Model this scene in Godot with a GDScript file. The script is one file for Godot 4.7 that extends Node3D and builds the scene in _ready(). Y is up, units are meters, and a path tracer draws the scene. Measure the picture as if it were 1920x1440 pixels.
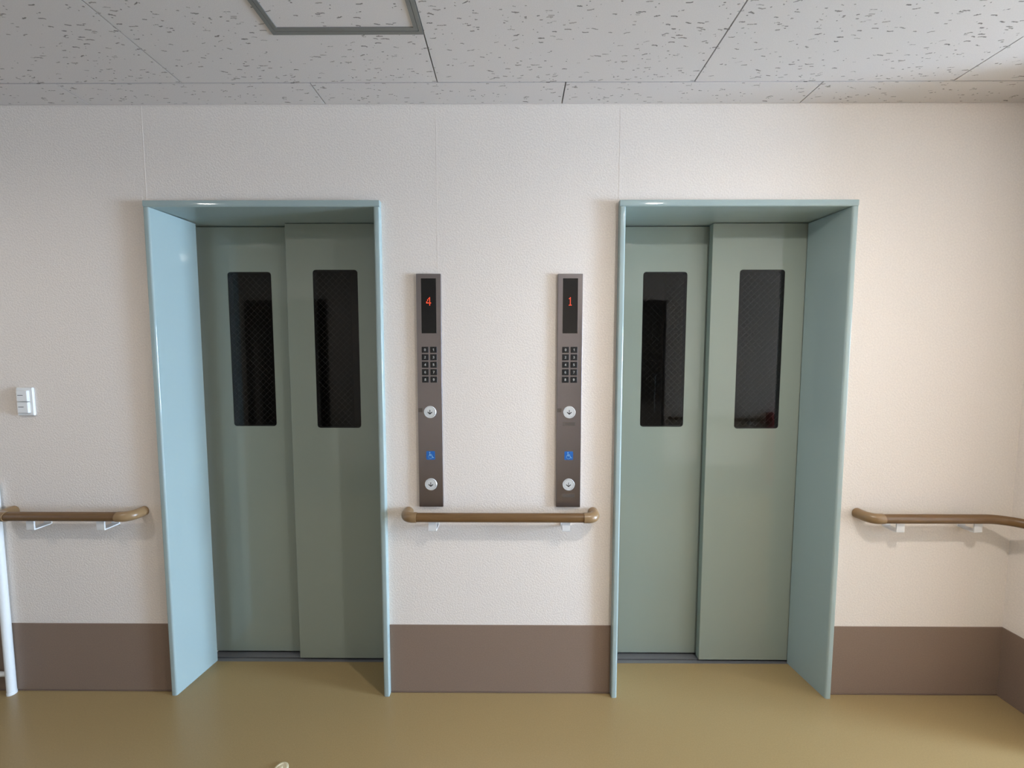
extends Node3D
# Elevator lobby of a care home: two sage-green elevator entrances in an off-white papered wall.
# The wall face is the plane z = 0, the room lies towards +z, the shafts behind it towards -z.

const CEIL := 2.394          # height of the ceiling boards
const HALL := 2.15           # depth of the hall, wall to wall
const RIGHT_END := 7.4       # x of the window wall at the right end of the hall
const LEFT_END := -6.4       # x of the window wall at the left end of the hall
const RETURN_X := 2.04       # face of the short wall return at the right
const RETURN_Z := 0.30
const RAIL_Y := 0.787
const RAIL_Z := 0.062
const RAIL_R := 0.018
# strength of each source
const SKY := 1.2
const DAY_R := 27.0
const DAY_L := 0.6
const LAMP_A := 0.45
const LAMP_B := 1.05
const LAMP_C := 0.8
const DAY_COLOR := Color8(189, 220, 255)
const LAMP_COLOR := Color8(255, 249, 242)

var M := {}
var taken := {}


# ------------------------------------------------------------------ naming
func numbered(called: String) -> String:
	var n: int = taken.get(called, 0)
	taken[called] = n + 1
	return called if n == 0 else "%s_%03d" % [called, n]


func thing(called: String, label: String, category: String, at := Vector3.ZERO, group := "") -> Node3D:
	var o := Node3D.new()
	o.name = numbered(called)
	add_child(o)
	o.position = at
	o.set_meta("label", label)
	o.set_meta("category", category)
	if group:
		o.set_meta("group", group)
	return o


func obj(called: String, st: SurfaceTool, m: Material, parent: Node3D, at := Vector3.ZERO) -> MeshInstance3D:
	var o := MeshInstance3D.new()
	o.name = called
	o.mesh = st.commit()
	o.material_override = m
	o.position = at
	parent.add_child(o, true)
	return o


func same(called: String, mesh: Mesh, m: Material, parent: Node3D, at := Vector3.ZERO) -> MeshInstance3D:
	var o := MeshInstance3D.new()
	o.name = called
	o.mesh = mesh
	o.material_override = m
	o.position = at
	parent.add_child(o, true)
	return o


func struct(called: String, st: SurfaceTool, m: Material) -> MeshInstance3D:
	var o := obj(called, st, m, self)
	o.set_meta("kind", "structure")
	return o


# ------------------------------------------------------------------ shapes
func begin() -> SurfaceTool:
	var st := SurfaceTool.new()
	st.begin(Mesh.PRIMITIVE_TRIANGLES)
	return st


func vert(st: SurfaceTool, p: Vector3, n: Vector3) -> void:
	st.set_normal(n)
	st.add_vertex(p)


func tri(st: SurfaceTool, a: Vector3, b: Vector3, c: Vector3, na: Vector3, nb: Vector3, nc: Vector3) -> void:
	vert(st, a, na)
	if (b - a).cross(c - a).dot(na + nb + nc) > 0.0:
		vert(st, c, nc)
		vert(st, b, nb)
	else:
		vert(st, b, nb)
		vert(st, c, nc)


func quad(st: SurfaceTool, a: Vector3, b: Vector3, c: Vector3, d: Vector3, na: Vector3, nb: Vector3, nc: Vector3, nd: Vector3) -> void:
	tri(st, a, b, c, na, nb, nc)
	tri(st, a, c, d, na, nc, nd)


# a box from lo to hi whose edges are rounded off by r
func box(st: SurfaceTool, lo: Vector3, hi: Vector3, r := 0.0) -> void:
	var c := (lo + hi) / 2.0
	var h := (hi - lo) / 2.0
	var ax := [Vector3.RIGHT, Vector3.UP, Vector3.BACK]
	r = minf(r, minf(h.x, minf(h.y, h.z)) * 0.95)
	var at := func(s: Vector3, k: int) -> Vector3:
		var p := (h - Vector3.ONE * r) * s
		p[k] = h[k] * s[k]
		return c + p
	for k in 3:
		var i: int = (k + 1) % 3
		var j: int = (k + 2) % 3
		for s in [-1.0, 1.0]:
			var q := []
			for uv in [[-1, -1], [1, -1], [1, 1], [-1, 1]]:
				var v := Vector3.ZERO
				v[k] = s
				v[i] = uv[0]
				v[j] = uv[1]
				q.append(at.call(v, k))
			var n: Vector3 = ax[k] * s
			quad(st, q[0], q[1], q[2], q[3], n, n, n, n)
	if r <= 0.0:
		return
	for k in 3:  # the rounded edges along axis k
		var i: int = (k + 1) % 3
		var j: int = (k + 2) % 3
		for si in [-1.0, 1.0]:
			for sj in [-1.0, 1.0]:
				var a := Vector3.ZERO
				a[k] = -1.0
				a[i] = si
				a[j] = sj
				var b := a
				b[k] = 1.0
				quad(st, at.call(a, i), at.call(b, i), at.call(b, j), at.call(a, j), ax[i] * si, ax[i] * si, ax[j] * sj, ax[j] * sj)
	for sx in [-1.0, 1.0]:
		for sy in [-1.0, 1.0]:
			for sz in [-1.0, 1.0]:
				var s := Vector3(sx, sy, sz)
				tri(st, at.call(s, 0), at.call(s, 1), at.call(s, 2), Vector3(sx, 0, 0), Vector3(0, sy, 0), Vector3(0, 0, sz))


# a flat outline drawn in the plane (u, v) at o and pushed along w
func prism(st: SurfaceTool, pts: PackedVector2Array, o: Vector3, u: Vector3, v: Vector3, w: Vector3, holes := []) -> void:
	var wn := w.normalized()
	var loops := [pts]
	loops.append_array(holes)
	for loop_at in loops.size():
		var p: PackedVector2Array = loops[loop_at]
		var n := p.size()
		var out := 1.0
		if Geometry2D.is_polygon_clockwise(p):
			out = -1.0
		if loop_at > 0:
			out = -out
		var en := []
		for i in n:
			var e := (p[(i + 1) % n] - p[i]).normalized()
			en.append(Vector2(e.y, -e.x) * out)
		for i in n:
			var j := (i + 1) % n
			var n0: Vector2 = en[i]
			var n1: Vector2 = en[i]
			if en[(i + n - 1) % n].dot(en[i]) > 0.75:
				n0 = (en[(i + n - 1) % n] + en[i]).normalized()
			if en[j].dot(en[i]) > 0.75:
				n1 = (en[j] + en[i]).normalized()
			var a := o + u * p[i].x + v * p[i].y
			var b := o + u * p[j].x + v * p[j].y
			var na := (u * n0.x + v * n0.y).normalized()
			var nb := (u * n1.x + v * n1.y).normalized()
			quad(st, a, b, b + w, a + w, na, nb, nb, na)
	var flat := pts
	if holes.size():
		flat = bridge(pts, holes)
	var t := Geometry2D.triangulate_polygon(flat)
	for i in range(0, t.size(), 3):
		var q := []
		for k in 3:
			q.append(o + u * flat[t[i + k]].x + v * flat[t[i + k]].y)
		tri(st, q[0], q[1], q[2], -wn, -wn, -wn)
		tri(st, q[0] + w, q[1] + w, q[2] + w, wn, wn, wn)


# joins a hole to its outline by a cut, so that it can be filled with triangles
func bridge(pts: PackedVector2Array, holes: Array) -> PackedVector2Array:
	var out := pts.duplicate()
	if Geometry2D.is_polygon_clockwise(out):
		out.reverse()
	for hole in holes:
		var h: PackedVector2Array = hole.duplicate()
		if not Geometry2D.is_polygon_clockwise(h):
			h.reverse()
		var best := INF
		var bi := 0
		var bj := 0
		for i in out.size():
			for j in h.size():
				var d := out[i].distance_squared_to(h[j])
				if d < best:
					best = d
					bi = i
					bj = j
		var joined := PackedVector2Array()
		for i in bi + 1:
			joined.append(out[i])
		for j in h.size() + 1:
			joined.append(h[(bj + j) % h.size()])
		for i in range(bi, out.size()):
			joined.append(out[i])
		out = joined
	return out


func rect(x0: float, y0: float, x1: float, y1: float) -> PackedVector2Array:
	return PackedVector2Array([Vector2(x0, y0), Vector2(x1, y0), Vector2(x1, y1), Vector2(x0, y1)])


func round_rect(x0: float, y0: float, x1: float, y1: float, r: float, steps := 5) -> PackedVector2Array:
	var p := PackedVector2Array()
	for k in 4:
		var c: Vector2 = [Vector2(x1 - r, y1 - r), Vector2(x0 + r, y1 - r), Vector2(x0 + r, y0 + r), Vector2(x1 - r, y0 + r)][k]
		for i in steps + 1:
			p.append(c + Vector2.from_angle(PI / 2.0 * (k + float(i) / steps)) * r)
	return p


func disc(r: float, n := 24, c := Vector2.ZERO) -> PackedVector2Array:
	var p := PackedVector2Array()
	for i in n:
		p.append(c + Vector2.from_angle(TAU * i / n) * r)
	return p


# an outline whose corners (x, y, radius) are rounded off
func rounded(corners: Array, steps := 5) -> PackedVector2Array:
	var out := PackedVector2Array()
	var n := corners.size()
	for i in n:
		var c := Vector2(corners[i][0], corners[i][1])
		var r: float = corners[i][2]
		var a := (Vector2(corners[(i + n - 1) % n][0], corners[(i + n - 1) % n][1]) - c).normalized()
		var b := (Vector2(corners[(i + 1) % n][0], corners[(i + 1) % n][1]) - c).normalized()
		if r <= 0.0:
			out.append(c)
			continue
		for k in steps + 1:
			var t := float(k) / steps
			out.append((c + a * r) * (1 - t) * (1 - t) + c * 2 * t * (1 - t) + (c + b * r) * t * t)
	return out


# a round bar along a path; caps: 0 open, 1 flat
func tube(st: SurfaceTool, path: Array, r: float, sides := 20, caps := 1) -> void:
	var n := path.size()
	var up := Vector3.UP
	var rings := []
	var norms := []
	for i in n:
		var d: Vector3
		if i == 0:
			d = path[1] - path[0]
		elif i == n - 1:
			d = path[n - 1] - path[n - 2]
		else:
			d = (path[i + 1] - path[i]).normalized() + (path[i] - path[i - 1]).normalized()
		d = d.normalized()
		if absf(d.dot(up)) > 0.95:
			up = Vector3.RIGHT
		var s := d.cross(up).normalized()
		var t := s.cross(d).normalized()
		up = t
		var ring := []
		var nn := []
		for k in sides:
			var a := TAU * k / sides
			var v := s * cos(a) + t * sin(a)
			nn.append(v)
			ring.append(path[i] + v * r)
		rings.append(ring)
		norms.append(nn)
	for i in n - 1:
		for k in sides:
			var l := (k + 1) % sides
			quad(st, rings[i][k], rings[i][l], rings[i + 1][l], rings[i + 1][k], norms[i][k], norms[i][l], norms[i + 1][l], norms[i + 1][k])
	if caps:
		for e in [[0, (path[0] - path[1]).normalized()], [n - 1, (path[n - 1] - path[n - 2]).normalized()]]:
			for k in sides:
				tri(st, path[e[0]], rings[e[0]][k], rings[e[0]][(k + 1) % sides], e[1], e[1], e[1])


# a profile (radius, height) turned round the axis w at o
func lathe(st: SurfaceTool, prof: Array, o: Vector3, w: Vector3, sides := 28) -> void:
	var s := w.cross(Vector3(0.31, 0.77, 0.55)).normalized()
	var t := w.cross(s)
	for i in prof.size() - 1:
		var d := Vector2(prof[i + 1][0] - prof[i][0], prof[i + 1][1] - prof[i][1]).normalized()
		var nr := Vector2(d.y, -d.x)
		for k in sides:
			var a := TAU * k / sides
			var b := TAU * (k + 1) / sides
			var va := s * cos(a) + t * sin(a)
			var vb := s * cos(b) + t * sin(b)
			var na := (va * nr.x + w * nr.y).normalized()
			var nb := (vb * nr.x + w * nr.y).normalized()
			quad(st, o + va * prof[i][0] + w * prof[i][1], o + vb * prof[i][0] + w * prof[i][1], o + vb * prof[i + 1][0] + w * prof[i + 1][1], o + va * prof[i + 1][0] + w * prof[i + 1][1], na, nb, nb, na)


func arc(c: Vector3, a: Vector3, b: Vector3, r: float, steps := 10) -> Array:
	var out := []
	for i in steps + 1:
		var t := PI / 2.0 * i / steps
		out.append(c + a * cos(t) * r + b * sin(t) * r)
	return out


# ------------------------------------------------------------------ materials
func mat(called: String, color: Color, rough := 0.6, metal := 0.0, spec := 0.5) -> StandardMaterial3D:
	var m := StandardMaterial3D.new()
	m.resource_name = called
	m.albedo_color = color
	m.roughness = rough
	m.metallic = metal
	m.metallic_specular = spec
	M[called] = m
	return m


func noise_image(size: int, freq: float, seed_: int, octaves := 3) -> Image:
	var f := FastNoiseLite.new()
	f.seed = seed_
	f.frequency = freq
	f.fractal_octaves = octaves
	f.noise_type = FastNoiseLite.TYPE_SIMPLEX_SMOOTH
	var im := f.get_seamless_image(size, size)
	im.convert(Image.FORMAT_L8)
	return im


# grey noise squeezed to lo..hi around white, as a colour texture
func tint_texture(im: Image, lo: float, hi: float) -> ImageTexture:
	var out := Image.create_empty(im.get_width(), im.get_height(), false, Image.FORMAT_RGB8)
	for y in im.get_height():
		for x in im.get_width():
			var v := lerpf(lo, hi, im.get_pixel(x, y).r)
			out.set_pixel(x, y, Color(v, v, v))
	return ImageTexture.create_from_image(out)


func worldmap(m: StandardMaterial3D, per_metre: float) -> void:
	m.uv1_triplanar = true
	m.uv1_world_triplanar = true
	m.uv1_scale = Vector3.ONE * per_metre
	m.uv1_triplanar_sharpness = 8.0


func relief(m: StandardMaterial3D, im: Image, cm: float) -> void:
	m.heightmap_enabled = true
	m.heightmap_texture = ImageTexture.create_from_image(im)
	m.heightmap_scale = cm


func glowing(called: String, color: Color, energy: float) -> StandardMaterial3D:
	var m := mat(called, Color(0.05, 0.02, 0.02), 0.5)
	m.emission_enabled = true
	m.emission = color
	m.emission_energy_multiplier = energy
	return m


# mineral-fibre board: short wandering fissures in a fine-grained face, their shade painted in
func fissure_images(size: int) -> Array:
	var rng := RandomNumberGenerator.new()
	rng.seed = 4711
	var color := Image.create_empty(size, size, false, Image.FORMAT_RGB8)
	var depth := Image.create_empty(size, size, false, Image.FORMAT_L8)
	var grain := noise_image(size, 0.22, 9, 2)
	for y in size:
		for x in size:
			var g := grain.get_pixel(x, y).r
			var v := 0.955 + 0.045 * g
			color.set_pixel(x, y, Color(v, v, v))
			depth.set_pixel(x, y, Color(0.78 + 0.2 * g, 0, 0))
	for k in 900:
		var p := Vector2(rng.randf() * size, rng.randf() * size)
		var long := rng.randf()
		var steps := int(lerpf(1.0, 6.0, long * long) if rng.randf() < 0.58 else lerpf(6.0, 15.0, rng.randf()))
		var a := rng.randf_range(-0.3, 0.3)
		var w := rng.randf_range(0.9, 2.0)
		var pit_shade := rng.randf_range(0.58, 0.76)
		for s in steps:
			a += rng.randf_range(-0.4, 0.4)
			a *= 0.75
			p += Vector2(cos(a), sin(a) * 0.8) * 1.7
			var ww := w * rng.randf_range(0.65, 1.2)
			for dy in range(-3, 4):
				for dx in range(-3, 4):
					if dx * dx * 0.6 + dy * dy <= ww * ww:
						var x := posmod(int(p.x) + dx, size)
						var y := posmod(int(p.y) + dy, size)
						color.set_pixel(x, y, Color(pit_shade, pit_shade * 0.985, pit_shade * 0.965))  # shade inside the pits, put into the board colour
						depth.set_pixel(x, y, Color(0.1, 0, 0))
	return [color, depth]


func make_materials() -> void:
	var fine := noise_image(512, 0.09, 3, 3)
	var m := mat("wallpaper", Color8(238, 228, 218), 0.75, 0.0, 0.35)
	m.albedo_texture = tint_texture(fine, 0.95, 1.0)
	relief(m, fine, 0.06)
	worldmap(m, 2.4)
	m = mat("board", Color8(221, 215, 211), 0.9, 0.0, 0.2)
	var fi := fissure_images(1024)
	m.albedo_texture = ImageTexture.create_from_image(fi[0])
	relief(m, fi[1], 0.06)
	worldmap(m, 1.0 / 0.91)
	mat("slab", Color8(120, 116, 112), 0.9, 0.0, 0.2)
	m = mat("vinyl_base", Color8(139, 118, 102), 0.55, 0.0, 0.4)
	m.albedo_texture = tint_texture(fine, 0.94, 1.0)
	worldmap(m, 3.0)
	mat("base_edge", Color8(112, 92, 80), 0.6, 0.0, 0.4)
	m = mat("floor_vinyl", Color8(164, 140, 97), 0.28, 0.0, 0.45)
	var speck := noise_image(512, 0.45, 21, 1)
	m.albedo_texture = tint_texture(speck, 0.93, 1.0)
	worldmap(m, 0.9)
	mat("paint", Color8(160, 176, 173), 0.06, 0.0, 0.5)
	mat("panel_paint", Color8(148, 158, 148), 0.05, 0.0, 0.5)
	mat("gasket", Color8(34, 34, 34), 0.6)
	mat("shaft", Color8(96, 94, 91), 0.95, 0.0, 0.1)
	mat("sill", Color8(132, 132, 134), 0.45, 0.4)
	m = mat("glass", Color(0.9, 0.95, 0.95, 0.04), 0.0, 0.0, 0.5)
	m.transparency = BaseMaterial3D.TRANSPARENCY_ALPHA
	m = mat("door_glass", Color(0.9, 0.95, 0.93, 0.0), 0.0, 0.0, 0.4)
	m.transparency = BaseMaterial3D.TRANSPARENCY_ALPHA
	mat("wire", Color8(120, 118, 112), 0.5, 0.6)
	m = mat("steel", Color8(152, 146, 147), 0.3, 1.0)
	var brush := Image.create_empty(256, 256, false, Image.FORMAT_L8)
	var rng := RandomNumberGenerator.new()
	rng.seed = 77
	for x in 256:
		var v := rng.randf_range(0.3, 0.8)
		for y in 256:
			if rng.randf() < 0.04:
				v = rng.randf_range(0.3, 0.8)
			brush.set_pixel(x, y, Color(v, 0, 0))
	relief(m, brush, 0.003)
	worldmap(m, 12.0)
	mat("display", Color8(9, 9, 10), 0.12)
	mat("key", Color8(20, 20, 21), 0.35)
	mat("legend", Color8(190, 190, 185), 0.6)
	mat("button", Color8(206, 206, 203), 0.35, 0.0)
	mat("button_rim", Color8(225, 225, 224), 0.25, 0.3)
	mat("arrow", Color8(38, 36, 36), 0.6)
	mat("sign_blue", Color8(30, 98, 172), 0.4)
	mat("sign_white", Color8(160, 205, 240), 0.5)
	mat("braille", Color8(112, 104, 98), 0.35, 0.5)
	glowing("led", Color8(255, 78, 45), 1.3)
	m = mat("rail", Color8(122, 90, 54), 0.38, 0.0, 0.45)
	var grain := Image.create_empty(256, 256, false, Image.FORMAT_L8)
	var f := FastNoiseLite.new()
	f.seed = 12
	f.frequency = 0.02
	for y in 256:
		for x in 256:
			grain.set_pixel(x, y, Color(0.5 + 0.5 * f.get_noise_2d(x * 0.3, y * 7.0), 0, 0))
	m.albedo_texture = tint_texture(grain, 0.82, 1.0)
	worldmap(m, 4.0)
	mat("rail_end", Color8(142, 114, 80), 0.3, 0.0, 0.5)
	mat("bracket", Color8(222, 221, 219), 0.4, 0.0)
	mat("screw", Color8(120, 112, 100), 0.35, 0.9)
	mat("white_plastic", Color8(232, 232, 230), 0.35)
	mat("switch_mark", Color8(95, 95, 92), 0.5)
	mat("aluminium", Color8(132, 131, 126), 0.5, 0.35)
	mat("white_tube", Color8(228, 228, 224), 0.25)
	mat("window_frame", Color8(176, 178, 180), 0.4, 0.5)
	mat("dark_wood", Color8(38, 24, 17), 0.5)
	mat("red", Color8(170, 26, 24), 0.35)
	mat("ivory_plastic", Color8(226, 212, 178), 0.2, 0.15)  # glossy ivory plastic; cream of the floor cap's glints put into its colour
	var l := mat("lamp_glow", Color8(240, 240, 236), 0.4)
	l.emission_enabled = true
	l.emission = LAMP_COLOR
	l.emission_energy_multiplier = 14.0


# ------------------------------------------------------------------ light and camera
func set_camera_and_light() -> void:
	var cam := Camera3D.new()
	cam.name = "camera"
	add_child(cam)
	cam.position = Vector3(0.0, 1.4176, 1.575)
	cam.rotation = Vector3(-0.06571, 0.00491, 0.00076)
	cam.fov = 88.875
	cam.near = 0.05
	cam.current = true

	var env := Environment.new()
	env.background_mode = Environment.BG_SKY
	var sky := Sky.new()
	var sm := ProceduralSkyMaterial.new()
	sm.sky_top_color = Color8(150, 190, 235)
	sm.sky_horizon_color = Color8(205, 222, 240)
	sm.ground_bottom_color = Color8(120, 122, 124)
	sm.ground_horizon_color = Color8(190, 200, 210)
	sm.energy_multiplier = SKY
	sky.sky_material = sm
	env.sky = sky
	env.tonemap_mode = Environment.TONE_MAPPER_LINEAR
	env.tonemap_exposure = 1.68
	env.sdfgi_enabled = true
	env.ssao_enabled = true
	env.ssil_enabled = true
	var we := WorldEnvironment.new()
	we.name = "environment"
	we.environment = env
	add_child(we)

	# daylight that enters by the windows at both ends of the hall
	daylight("daylight_right", Vector3(RIGHT_END - 0.75, 1.12, 1.525), 1, Vector2(0.95, 2.0), DAY_R)
	daylight("daylight_left", Vector3(LEFT_END + 0.75, 1.12, 1.525), -1, Vector2(0.95, 2.0), DAY_L)


func daylight(called: String, at: Vector3, side: int, size: Vector2, energy: float) -> void:
	var a := AreaLight3D.new()
	a.name = called
	a.area_size = size
	a.area_normalize_energy = false
	a.light_energy = energy
	a.light_color = DAY_COLOR
	a.area_range = 20.0
	a.shadow_enabled = true
	a.position = at
	a.rotation = Vector3(-0.6, PI / 2.0 * side, 0.0)     # faces into the hall and, as light from the sky does, downwards
	add_child(a)


# ------------------------------------------------------------------ the room
func build_room() -> void:
	var st := begin()
	box(st, Vector3(LEFT_END - 0.3, -0.15, -0.163), Vector3(RIGHT_END + 0.3, 0.0, HALL + 0.2))
	struct("floor", st, M.floor_vinyl)

	# the elevator wall, with two openings
	st = begin()
	for a in [[LEFT_END, -1.432], [-0.526, 0.412], [1.318, RIGHT_END]]:
		box(st, Vector3(a[0], 0.0, -0.3), Vector3(a[1], CEIL + 0.05, 0.0))
	for a in [[-1.432, -0.526], [0.412, 1.318]]:
		box(st, Vector3(a[0], 2.02, -0.3), Vector3(a[1], CEIL + 0.05, 0.0))
	var back := struct("wall_back", st, M.wallpaper)
	for a in [[-1.443, 2.03, CEIL], [0.409, 2.03, CEIL], [-0.302, 1.76, CEIL]]:
		st = begin()
		box(st, Vector3(a[0] - 0.0008, a[1], -0.001), Vector3(a[0] + 0.0008, a[2] - 0.004, 0.0005), 0.0002)
		obj("paper_seam", st, M.wallpaper, back)

	# brown vinyl skirting, 30 cm high
	var n := 0
	for a in [["baseboard_back_left", LEFT_END, -1.437], ["baseboard_back_middle", -0.521, 0.407], ["baseboard_back_right", 1.322, RETURN_X]]:
		st = begin()
		box(st, Vector3(a[1], 0.006, -0.001), Vector3(a[2], 0.300, 0.003), 0.001)
		var b := struct(a[0], st, M.vinyl_base)
		st = begin()
		box(st, Vector3(a[1], 0.0, -0.001), Vector3(a[2], 0.006, 0.0045), 0.0015)
		obj("foot_strip", st, M.base_edge, b)
		n += 1

	# short return at the right
	st = begin()
	box(st, Vector3(RETURN_X, 0.0, -0.05), Vector3(2.64, CEIL + 0.05, RETURN_Z), 0.004)
	struct("wall_return", st, M.wallpaper)
	st = begin()
	box(st, Vector3(RETURN_X - 0.003, 0.0, 0.0), Vector3(RETURN_X + 0.002, 0.300, RETURN_Z + 0.003), 0.001)
	box(st, Vector3(RETURN_X - 0.003, 0.0, RETURN_Z - 0.002), Vector3(2.643, 0.300, RETURN_Z + 0.003), 0.001)
	struct("baseboard_return", st, M.vinyl_base)

	# wall behind the camera, mirrored in the door glass
	st = begin()
	box(st, Vector3(LEFT_END, 0.0, HALL), Vector3(RIGHT_END, CEIL + 0.05, HALL + 0.2))
	struct("wall_front", st, M.wallpaper)
	st = begin()
	for a in [[LEFT_END, -2.83], [-1.93, 0.68], [1.60, RIGHT_END]]:
		box(st, Vector3(a[0], 0.0, HALL - 0.003), Vector3(a[1], 0.300, HALL + 0.002), 0.001)
	struct("baseboard_front", st, M.vinyl_base)
	for a in [-2.38, 1.14]:
		st = begin()
		box(st, Vector3(a - 0.45, 0.0, HALL - 0.03), Vector3(a + 0.45, 2.02, HALL + 0.01), 0.003)
		var d := struct(numbered("door"), st, M.dark_wood)
		d.name = "door_1" if a < 0 else "door_2"
		st = begin()
		tube(st, [Vector3(a + 0.33, 0.85, HALL - 0.06), Vector3(a + 0.33, 1.25, HALL - 0.06)], 0.012, 12)
		for y in [0.9, 1.2]:
			tube(st, [Vector3(a + 0.33, y, HALL - 0.06), Vector3(a + 0.33, y, HALL - 0.028)], 0.008, 10)
		obj("pull_handle", st, M.aluminium, d)

	# end walls with their windows
	for e in [[LEFT_END, -1.0, "left", 1], [RIGHT_END, 1.0, "right", 2]]:
		var x: float = e[0]
		var s: float = e[1]
		var x0 := minf(x, x + 0.2 * s)
		var x1 := maxf(x, x + 0.2 * s)
		st = begin()
		box(st, Vector3(x0, 0.0, -0.3), Vector3(x1, CEIL + 0.05, 1.0))
		box(st, Vector3(x0, 0.0, 2.0), Vector3(x1, CEIL + 0.05, HALL + 0.2))
		box(st, Vector3(x0, 0.0, 1.0), Vector3(x1, 0.08, 2.0))
		box(st, Vector3(x0, 2.16, 1.0), Vector3(x1, CEIL + 0.05, 2.0))
		struct("wall_" + e[2], st, M.wallpaper)
		st = begin()
		var xf := x + 0.06 * s
		for z in [[1.0, 1.05], [1.475, 1.525], [1.95, 2.0]]:
			box(st, Vector3(xf - 0.02, 0.08, z[0]), Vector3(xf + 0.02, 2.16, z[1]), 0.003)
		for y in [[0.08, 0.13], [2.11, 2.16]]:
			box(st, Vector3(xf - 0.02, y[0], 1.05), Vector3(xf + 0.02, y[1], 1.95), 0.003)
		var wnd := struct("window_%d" % e[3], st, M.window_frame)
		for z in [[1.05, 1.475], [1.525, 1.95]]:
			st = begin()
			box(st, Vector3(xf - 0.003, 0.13, z[0]), Vector3(xf + 0.003, 2.11, z[1]))
			obj("pane", st, M.glass, wnd)


func build_ceiling() -> void:
	var st := begin()
	box(st, Vector3(LEFT_END - 0.2, CEIL + 0.022, -0.3), Vector3(RIGHT_END + 0.2, CEIL + 0.15, HALL + 0.2))
	var slab := struct("ceiling", st, M.slab)
	var hatch := rect(-0.728, 0.329, -0.273, 0.784)
	var z0 := 0.0
	var z1 := 0.119
	var row := 0
	while z0 < HALL - 0.01:
		z1 = minf(z1, HALL)
		var x := -0.727 - 0.91 * 7.0 if row % 2 == 0 else -0.273 - 0.91 * 7.0
		while x < RIGHT_END:
			var a := maxf(x, LEFT_END)
			var b := minf(x + 0.91, RIGHT_END)
			if b - a > 0.02:
				var g := 0.0022
				var outline := rect(a + g, z0 + g, b - g, z1 - g)
				for piece in Geometry2D.clip_polygons(outline, hatch):
					st = begin()
					prism(st, piece, Vector3(0, CEIL, 0), Vector3.RIGHT, Vector3.BACK, Vector3.UP * 0.0215)
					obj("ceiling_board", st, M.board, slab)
			x += 0.91
		z0 = z1
		z1 += 0.455
		row += 1

	var h := thing("ceiling_hatch", "square access hatch with grey aluminium frame set in the ceiling boards", "ceiling hatch", Vector3(-0.5005, CEIL, 0.5565))
	st = begin()
	prism(st, rect(-0.2275, -0.2275, 0.2275, 0.2275), Vector3(0, -0.003, 0), Vector3.RIGHT, Vector3.BACK, Vector3.UP * 0.016, [rect(-0.2155, -0.2155, 0.2155, 0.2155)])
	obj("outer_frame", st, M.aluminium, h)
	st = begin()
	prism(st, rect(-0.2142, -0.2142, 0.2142, 0.2142), Vector3(0, -0.003, 0), Vector3.RIGHT, Vector3.BACK, Vector3.UP * 0.015, [rect(-0.2022, -0.2022, 0.2022, 0.2022)])
	obj("inner_frame", st, M.aluminium, h)
	st = begin()
	prism(st, rect(-0.2022, -0.2022, 0.2022, 0.2022), Vector3(0, -0.0005, 0), Vector3.RIGHT, Vector3.BACK, Vector3.UP * 0.012)
	obj("hatch_board", st, M.board, h)


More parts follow.
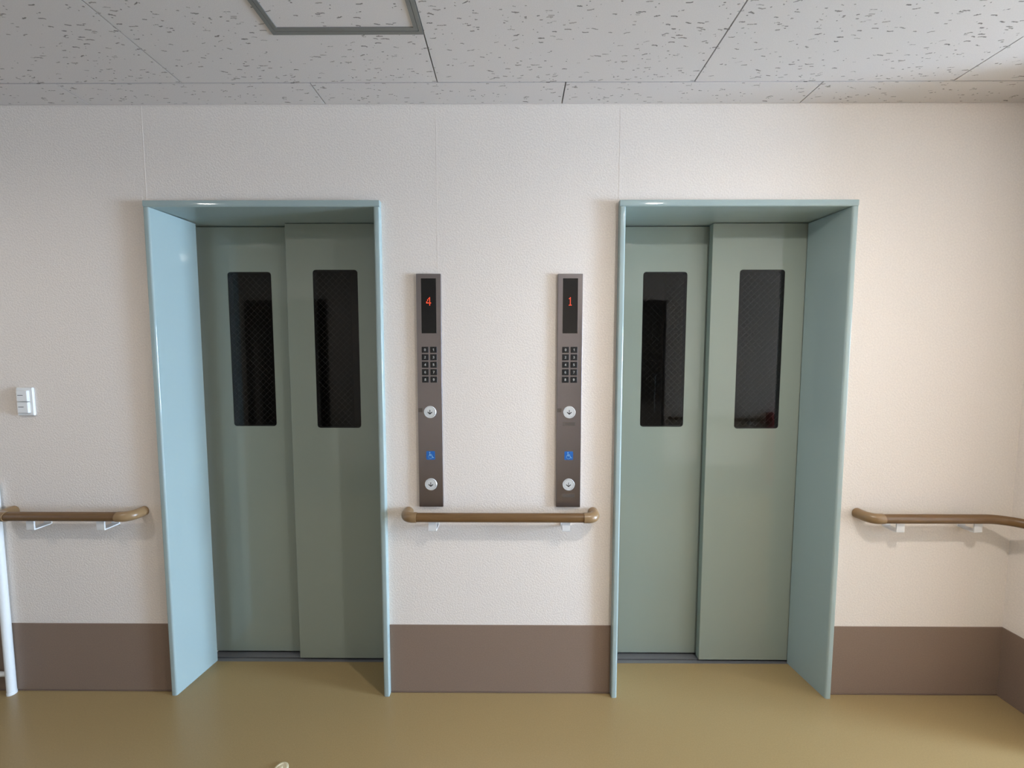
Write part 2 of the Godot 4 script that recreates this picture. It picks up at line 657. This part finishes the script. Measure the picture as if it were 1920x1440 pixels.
# ------------------------------------------------------------------ elevator entrances
func sliding_panel(parent: Node3D, x0: float, x1: float, wx0: float, zf: float, wired: bool) -> void:
	var top := 2.0025
	var st := begin()
	var hole := round_rect(wx0, 1.1035, wx0 + 0.198, 1.805, 0.013)
	prism(st, rounded([[x0, 0.0125, 0.0], [x1, 0.0125, 0.0], [x1, top, 0.0], [x0, top, 0.0]]), Vector3(0, 0, zf - 0.0305), Vector3.RIGHT, Vector3.UP, Vector3.BACK * 0.0285, [hole])
	# thin front skin with softened vertical edges
	prism(st, rect(x0 + 0.002, 0.0125, x1 - 0.002, top), Vector3(0, 0, zf - 0.002), Vector3.RIGHT, Vector3.UP, Vector3.BACK * 0.002, [hole])
	for s in [[x0, 1.0], [x1, -1.0]]:
		var p := PackedVector2Array()
		for i in 5:
			var a := PI / 2.0 * i / 4.0
			p.append(Vector2(s[0] + s[1] * (0.002 - 0.002 * cos(a)), zf - 0.002 + 0.002 * sin(a)))
		p.append(Vector2(s[0] + s[1] * 0.002, zf - 0.002))
		prism(st, p, Vector3(0, 0.0125, 0), Vector3.RIGHT, Vector3.BACK, Vector3.UP * (top - 0.0125))
	var panel := obj("door_panel", st, M.panel_paint, parent)
	st = begin()
	prism(st, round_rect(wx0 + 0.0004, 1.1039, wx0 + 0.1976, 1.8046, 0.0126), Vector3(0, 0, zf - 0.012), Vector3.RIGHT, Vector3.UP, Vector3.BACK * 0.0112, [round_rect(wx0 + 0.0012, 1.1047, wx0 + 0.1968, 1.8038, 0.0118)])
	prism(st, round_rect(wx0 + 0.0002, 1.1037, wx0 + 0.1978, 1.8048, 0.0128), Vector3(0, 0, zf - 0.0315), Vector3.RIGHT, Vector3.UP, Vector3.BACK * 0.0195, [round_rect(wx0 + 0.0012, 1.1047, wx0 + 0.1968, 1.8038, 0.0118)])
	obj("window_gasket", st, M.gasket, panel)
	st = begin()
	var o := Vector3(0, 0, zf - 0.0018)
	var gl := round_rect(wx0 + 0.0012, 1.1047, wx0 + 0.1968, 1.8038, 0.0118)
	var t := Geometry2D.triangulate_polygon(gl)
	for i in range(0, t.size(), 3):
		var q := []
		for k in 3:
			q.append(o + Vector3(gl[t[i + k]].x, gl[t[i + k]].y, 0))
		tri(st, q[0], q[1], q[2], Vector3.BACK, Vector3.BACK, Vector3.BACK)
	obj("window_pane", st, M.door_glass, panel)
	if wired:
		st = begin()
		var area := rect(wx0 + 0.0015, 1.105, wx0 + 0.1965, 1.8035)
		var c := -1.0
		while c < 3.2:
			for s in [1.0, -1.0]:
				var line := PackedVector2Array([Vector2(wx0 - 1.0, c - s * 1.0), Vector2(wx0 + 1.2, c + s * 1.2)])
				for seg in Geometry2D.intersect_polyline_with_polygon(line, area):
					tube(st, [Vector3(seg[0].x, seg[0].y, zf - 0.0045 - 0.0004 * s), Vector3(seg[1].x, seg[1].y, zf - 0.0045 - 0.0004 * s)], 0.00014, 4, 0)
			c += 0.028
		obj("wire_mesh", st, M.wire, panel).set_meta("kind", "stuff")


func elevator(x0: float, x1: float, split: float, windows: Array, label: String) -> void:
	var e := thing("elevator_entrance", label, "elevator door", Vector3.ZERO, "elevator entrances in the papered wall")
	var face := 0.0225
	var front := 0.025
	var deep := -0.168
	var taper := 0.026
	# upright jambs: flat face, rounded nose, reveal that narrows a little towards the doors
	for s in [[x0, 1.0], [x1, -1.0]]:
		var x: float = s[0]
		var d: float = s[1]
		var p := rounded([[x, -0.004, 0.0], [x, front, 0.005], [x + d * face, front, 0.007], [x + d * (face + taper), deep, 0.0], [x + d * (face + taper - 0.004), deep, 0.0], [x + d * 0.0075, -0.004, 0.0]])
		var st := begin()
		prism(st, p, Vector3(0, 0.0005, 0), Vector3.RIGHT, Vector3.BACK, Vector3.UP * 2.0005)
		obj("jamb", st, M.paint, e)
	var hp := rounded([[2.0265, -0.004, 0.0], [2.0265, front, 0.004], [2.0015, front, 0.007], [2.0075, -0.262, 0.0], [2.0115, -0.262, 0.0], [2.019, -0.004, 0.0]])
	var hs := begin()
	prism(hs, hp, Vector3(x0, 0, 0), Vector3.UP, Vector3.BACK, Vector3.RIGHT * (x1 - x0))
	obj("header", hs, M.paint, e)
	# grooved threshold
	var st2 := begin()
	var sp := PackedVector2Array([Vector2(-0.163, -0.03), Vector2(-0.163, 0.001)])
	for g in [-0.181, -0.224]:
		sp.append_array(PackedVector2Array([Vector2(g, 0.001), Vector2(g, -0.012), Vector2(g - 0.009, -0.012), Vector2(g - 0.009, 0.001)]))
	sp.append_array(PackedVector2Array([Vector2(-0.262, 0.001), Vector2(-0.262, -0.03)]))
	prism(st2, sp, Vector3(x0, 0, 0), Vector3.BACK, Vector3.UP, Vector3.RIGHT * (x1 - x0))
	obj("sill", st2, M.sill, e)
	sliding_panel(e, x0 + 0.010, split + 0.03, windows[0], -0.215, true)
	sliding_panel(e, split, x1 - 0.010, windows[1], -0.172, true)

	# the dark shaft behind
	var sh := begin()
	for b in [[x0 - 0.1, -0.2, -2.1, x1 + 0.1, 2.6, -2.05], [x0 - 0.1, -0.2, -2.1, x0 - 0.05, 2.6, -0.3], [x1 + 0.05, -0.2, -2.1, x1 + 0.1, 2.6, -0.3], [x0 - 0.1, 2.55, -2.1, x1 + 0.1, 2.6, -0.3], [x0 - 0.1, -0.2, -2.1, x1 + 0.1, -0.15, -0.26]]:
		box(sh, Vector3(b[0], b[1], b[2]), Vector3(b[3], b[4], b[5]))
	struct(numbered("wall_shaft"), sh, M.shaft)


# ------------------------------------------------------------------ call panels
func text_mesh(t: String, size: float) -> TextMesh:
	var f := SystemFont.new()
	f.font_names = PackedStringArray(["Droid Sans"])
	f.font_weight = 700
	var m := TextMesh.new()
	m.text = t
	m.font = f
	m.font_size = 32
	m.pixel_size = size / 32.0
	m.depth = 0.0004
	return m


func stroke(st: SurfaceTool, pts: Array, w: float, z: float) -> void:
	for i in pts.size() - 1:
		var a: Vector2 = pts[i]
		var b: Vector2 = pts[i + 1]
		var d := (b - a).normalized()
		var n := Vector2(-d.y, d.x) * w / 2.0
		prism(st, PackedVector2Array([a + n, b + n, b - n, a - n]), Vector3(0, 0, z), Vector3.RIGHT, Vector3.UP, Vector3.BACK * 0.0003)
	for p in pts:
		prism(st, disc(w / 2.0, 10, p), Vector3(0, 0, z), Vector3.RIGHT, Vector3.UP, Vector3.BACK * 0.0003)


func call_panel(x: float, digit: Array, label: String, plates: bool) -> void:
	var t := thing("elevator_call_panel", label, "call panel", Vector3(x, 0.811, 0.0), "steel elevator call panels")
	var front := 0.012
	var st := begin()
	box(st, Vector3(-0.049, 0.0, -0.001), Vector3(0.049, 0.938, front), 0.0012)
	obj("faceplate", st, M.steel, t)
	# display window with a dot-matrix floor number
	st = begin()
	box(st, Vector3(-0.0295, 0.705, front - 0.002), Vector3(0.0295, 0.920, front + 0.0006), 0.0004)
	var dsp := obj("display", st, M.display, t)
	st = begin()
	for r in digit.size():
		var line: String = digit[r]
		for c in line.length():
			if line[c] == "#":
				prism(st, disc(0.0016, 10), Vector3((c - 2) * 0.0040, 0.845 - r * 0.0042, front + 0.0006), Vector3.RIGHT, Vector3.UP, Vector3.BACK * 0.0003)
	obj("floor_number_led", st, M.led, dsp)
	# ten small keys in two columns
	st = begin()
	box(st, Vector3(-0.0135, -0.012, 0.0), Vector3(0.0135, 0.012, 0.0025), 0.0012)
	var key := st.commit()
	for k in 10:
		var kp := Vector3(-0.0168 + 0.0336 * (k % 2), 0.640 - 0.0297 * int(k / 2.0), front - 0.0005)
		var o := same("key", key, M.key, t, kp)
		same("numeral", text_mesh(str(k), 0.0135), M.legend, o, Vector3(0, -0.0002, 0.0026))
	# two round call buttons, one for standing height and one for wheelchair users
	for y in [0.3905, 0.0945]:
		st = begin()
		lathe(st, [[0.0245, 0.0], [0.0245, 0.0035], [0.0235, 0.0045], [0.0205, 0.0045], [0.0198, 0.0032]], Vector3(0, 0, 0), Vector3.BACK, 36)
		var rim := obj("call_button", st, M.button_rim, t, Vector3(0, y, front - 0.0005))
		st = begin()
		lathe(st, [[0.0198, 0.0], [0.0198, 0.0030], [0.0188, 0.0042], [0.0, 0.0044]], Vector3(0, 0, 0), Vector3.BACK, 36)
		obj("button_cap", st, M.button, rim)
		st = begin()
		stroke(st, [Vector2(0, 0.0085), Vector2(0, -0.0060)], 0.0024, 0.0043)
		stroke(st, [Vector2(-0.0080, -0.0005), Vector2(0, -0.0075), Vector2(0.0080, -0.0005)], 0.0034, 0.0043)
		obj("down_arrow", st, M.arrow, rim)
	# blue wheelchair sign
	st = begin()
	prism(st, round_rect(-0.0175, -0.0175, 0.0175, 0.0175, 0.004), Vector3.ZERO, Vector3.RIGHT, Vector3.UP, Vector3.BACK * 0.0008)
	var sign_ := obj("wheelchair_sign", st, M.sign_blue, t, Vector3(0, 0.2135, front))
	st = begin()
	prism(st, disc(0.0024, 12, Vector2(-0.0035, 0.0118)), Vector3(0, 0, 0.0008), Vector3.RIGHT, Vector3.UP, Vector3.BACK * 0.0003)
	stroke(st, [Vector2(-0.0035, 0.0075), Vector2(-0.0030, -0.0010), Vector2(0.0055, -0.0010), Vector2(0.0090, -0.0095), Vector2(0.0120, -0.0082)], 0.0026, 0.0008)
	stroke(st, [Vector2(-0.0032, 0.0040), Vector2(0.0045, 0.0040)], 0.0022, 0.0008)
	var wheel := []
	for i in 15:
		wheel.append(Vector2(-0.0015, -0.0055) + Vector2.from_angle(deg_to_rad(115.0 + 230.0 * i / 14.0)) * 0.0078)
	stroke(st, wheel, 0.0022, 0.0008)
	obj("wheelchair_symbol", st, M.sign_white, sign_)
	# raised braille plates by the buttons
	var where := [[-0.039, 0.398, 0.016, 0.016]]
	if plates:
		where.append_array([[0.0, 0.343, 0.050, 0.014], [0.0, 0.048, 0.050, 0.014]])
	for w in where:
		st = begin()
		box(st, Vector3(w[0] - w[2] / 2, w[1] - w[3] / 2, front - 0.0005), Vector3(w[0] + w[2] / 2, w[1] + w[3] / 2, front + 0.0004), 0.0003)
		var pl := obj("braille_plate", st, M.braille, t)
		st = begin()
		var n := int(w[2] / 0.008)
		for i in n:
			for j in 3:
				if (i * 5 + j * 3) % 4 != 1:
					lathe(st, [[0.0008, 0.0], [0.0006, 0.0004], [0.0, 0.0006]], Vector3(w[0] + (i - (n - 1) / 2.0) * 0.0062, w[1] + (j - 1) * 0.0028, front + 0.0004), Vector3.BACK, 8)
		obj("braille_dots", st, M.braille, pl)


# ------------------------------------------------------------------ handrails
func bracket(parent: Node3D, x: float) -> void:
	var st := begin()
	var z := RAIL_Z
	var p := rounded([[0.0, 0.731, 0.002], [z, 0.731, 0.003], [z, 0.771, 0.0], [z - 0.0045, 0.771, 0.0], [z - 0.0045, 0.7355, 0.0], [0.0045, 0.7355, 0.0], [0.0045, 0.766, 0.0], [0.0, 0.766, 0.0]])
	prism(st, p, Vector3(x - 0.0155, 0, 0.0005), Vector3.BACK, Vector3.UP, Vector3.RIGHT * 0.031)
	var b := obj("bracket", st, M.bracket, parent)
	st = begin()
	lathe(st, [[0.0045, 0.0], [0.0045, 0.0015], [0.003, 0.0028], [0.0, 0.003]], Vector3(x, 0.751, 0.004), Vector3.BACK, 12)
	obj("screw", st, M.screw, b)
	st = begin()
	lathe(st, [[0.0045, 0.0], [0.0045, 0.018], [0.0, 0.018]], Vector3(x, 0.757, RAIL_Z * 0.55), Vector3.UP, 12)
	obj("screw", st, M.screw, b)


func elbow(parent: Node3D, x: float, s: float) -> void:  # x of the end that meets the wall; s: direction of the rail from here
	var r := 0.032
	var path := [Vector3(x, RAIL_Y, 0.0005)]
	path.append_array(arc(Vector3(x + s * r, RAIL_Y, RAIL_Z - r), Vector3(-s, 0, 0), Vector3(0, 0, 1), r, 9))
	path.append(Vector3(x + s * 0.048, RAIL_Y, RAIL_Z))
	var st := begin()
	tube(st, path, RAIL_R + 0.0022, 24)
	obj("end_elbow", st, M.rail_end, parent)


func handrails() -> void:
	var group := "brown handrails on the elevator wall"
	for a in [[-2.067, -1.528, [-1.930, -1.648], "short brown handrail on white brackets below the light switch"], [-0.433, 0.325, [-0.323, 0.208], "brown handrail under the two steel call panels between the elevators"]]:
		var t := thing("handrail", a[3], "handrail", Vector3.ZERO, group)
		var st := begin()
		tube(st, [Vector3(a[0] + 0.046, RAIL_Y, RAIL_Z), Vector3(a[1] - 0.046, RAIL_Y, RAIL_Z)], RAIL_R, 24)
		obj("rail", st, M.rail, t)
		elbow(t, a[0], 1.0)
		elbow(t, a[1], -1.0)
		for x in a[2]:
			bracket(t, x)
	var t := thing("handrail", "brown handrail that bends round the corner right of the elevators", "handrail", Vector3.ZERO, group)
	var r := 0.12
	var xr := RETURN_X - RAIL_Z
	var path := [Vector3(1.406 + 0.046, RAIL_Y, RAIL_Z)]
	path.append_array(arc(Vector3(xr - r, RAIL_Y, RAIL_Z + r), Vector3(0, 0, -1), Vector3(1, 0, 0), r, 14))
	path.append(Vector3(xr, RAIL_Y, 0.215))
	path.append_array(arc(Vector3(xr + 0.032, RAIL_Y, 0.225), Vector3(-1, 0, 0), Vector3(0, 0, 1), 0.032, 8))
	path.append(Vector3(RETURN_X, RAIL_Y, 0.257))
	var st := begin()
	tube(st, path, RAIL_R, 24)
	obj("rail", st, M.rail, t)
	elbow(t, 1.406, 1.0)
	for x in [1.527, 1.832]:
		bracket(t, x)


# ------------------------------------------------------------------ smaller things
func light_switch() -> void:
	var t := thing("light_switch", "white two-rocker light switch on the wall above the short handrail", "light switch", Vector3(-1.978, 1.241, 0.0))
	var st := begin()
	box(st, Vector3(-0.034, -0.058, -0.001), Vector3(0.034, 0.058, 0.010), 0.004)
	obj("cover_plate", st, M.white_plastic, t)
	for y in [0.0235, -0.0235]:
		st = begin()
		box(st, Vector3(-0.022, y - 0.0225, 0.008), Vector3(0.022, y + 0.0225, 0.019), 0.0025)
		var k := obj("rocker", st, M.white_plastic, t)
		st = begin()
		box(st, Vector3(-0.016, y + 0.0015, 0.0186), Vector3(0.006, y + 0.0040, 0.0194), 0.0003)
		obj("indicator_slot", st, M.switch_mark, k)


func tube_rack() -> void:
	var t := thing("tube_rack", "white tubular metal rack standing against the wall below the short handrail", "rack", Vector3(-2.122, 0.0, 0.018))
	for x in [0.0, -0.62]:
		var st := begin()
		tube(st, [Vector3(x, 0.004, 0), Vector3(x, 0.9, 0)], 0.0145, 18)
		var p := obj("post", st, M.white_tube, t)
		st = begin()
		lathe(st, [[0.0, 0.0], [0.0155, 0.0], [0.0155, 0.010], [0.0145, 0.012]], Vector3(x, 0.0, 0), Vector3.UP, 18)
		obj("foot_cap", st, M.white_tube, p)
	for y in [0.087, 0.48, 0.88]:
		var st := begin()
		tube(st, [Vector3(-0.62, y, 0), Vector3(0.0, y, 0)], 0.010, 14)
		obj("crossbar", st, M.white_tube, t)


func floor_cap() -> void:
	var t := thing("floor_cap", "small shiny cream cap on the floor in front of the left elevator", "floor cap", Vector3(-0.803, 0.0, 0.318))
	var st := begin()
	lathe(st, [[0.024, 0.0], [0.024, 0.003], [0.0215, 0.006], [0.017, 0.0065], [0.015, 0.005], [0.0, 0.005]], Vector3.ZERO, Vector3.UP, 36)
	obj("ring", st, M.ivory_plastic, t)
	st = begin()
	lathe(st, [[0.006, 0.005], [0.006, 0.007], [0.0045, 0.0085], [0.0, 0.009]], Vector3.ZERO, Vector3.UP, 20)
	obj("screw", st, M.ivory_plastic, t)


func ceiling_lamp(x: float, energy: float, label: String) -> void:
	var t := thing("ceiling_lamp", label, "ceiling lamp", Vector3(x, CEIL, 1.17), "round ceiling lamps along the hall")
	var st := begin()
	lathe(st, [[0.0, 0.0], [0.078, 0.0], [0.078, -0.003], [0.072, -0.006], [0.056, -0.006]], Vector3.ZERO, Vector3.UP, 36)
	obj("rim", st, M.white_plastic, t)
	st = begin()
	lathe(st, [[0.051, -0.004], [0.050, -0.012], [0.043, -0.020], [0.024, -0.0245], [0.0, -0.0255]], Vector3.ZERO, Vector3.UP, 36)
	var glow: StandardMaterial3D = M.lamp_glow.duplicate()
	glow.emission_energy_multiplier = 40.0 * energy
	obj("diffuser", st, glow, t)
	var o := SpotLight3D.new()
	o.name = "lamp_light"
	o.light_energy = energy
	o.light_color = LAMP_COLOR
	o.light_size = 0.03
	o.spot_angle = 89.0
	o.spot_angle_attenuation = 0.95
	o.spot_range = 20.0
	o.spot_attenuation = 2.0
	o.shadow_enabled = true
	o.position = Vector3(0, -0.015, 0)
	o.rotation.x = -PI / 2.0
	t.add_child(o)


func opposite_wall_things() -> void:
	var t := thing("fire_alarm_box", "red fire hose box mirrored in the right elevator's window", "fire box", Vector3(2.86, 0.0, HALL))
	var st := begin()
	box(st, Vector3(-0.23, 0.1, -0.10), Vector3(0.23, 0.86, 0.001), 0.006)
	obj("cabinet", st, M.red, t)
	st = begin()
	box(st, Vector3(-0.15, 0.28, -0.112), Vector3(0.15, 0.70, -0.098), 0.004)
	obj("door_leaf", st, M.red, t)
	var h := thing("handrail", "dark handrail on the far wall mirrored in the elevator windows", "handrail", Vector3.ZERO)
	st = begin()
	var z := HALL - RAIL_Z
	tube(st, [Vector3(1.66, RAIL_Y, HALL - 0.001), Vector3(1.665, RAIL_Y, z + 0.01), Vector3(1.69, RAIL_Y, z), Vector3(2.54, RAIL_Y, z), Vector3(2.565, RAIL_Y, z + 0.01), Vector3(2.57, RAIL_Y, HALL - 0.001)], RAIL_R, 16)
	obj("rail", st, M.rail, h)
	for x in [1.8, 2.43]:
		st = begin()
		box(st, Vector3(x - 0.015, 0.735, z), Vector3(x + 0.015, 0.771, HALL + 0.0005), 0.002)
		obj("bracket", st, M.bracket, h)


func _ready() -> void:
	make_materials()
	set_camera_and_light()
	build_room()
	build_ceiling()
	elevator(-1.438, -0.521, -1.003, [-1.2945, -0.8865], "left sage green elevator entrance, nearer the light switch")
	elevator(0.408, 1.3225, 0.8655, [0.5805, 0.988], "right sage green elevator entrance, nearer the corner of the room")
	call_panel(-0.337, ["...#.", "..##.", ".#.#.", ".#.#.", "#..#.", "#####", "...#.", "...#."], "steel call panel beside the left elevator, red 4 on its display", false)
	call_panel(0.222, ["..#..", ".##..", "..#..", "..#..", "..#..", "..#..", "..#..", ".###."], "steel call panel beside the right elevator, red 1 on its display", true)
	handrails()
	light_switch()
	tube_rack()
	floor_cap()
	ceiling_lamp(-2.05, LAMP_A, "round lamp on the ceiling before the left elevator")
	ceiling_lamp(0.93, LAMP_B, "round lamp on the ceiling before the right elevator")
	ceiling_lamp(4.1, LAMP_C, "round lamp on the ceiling beyond the wall corner")
	opposite_wall_things()
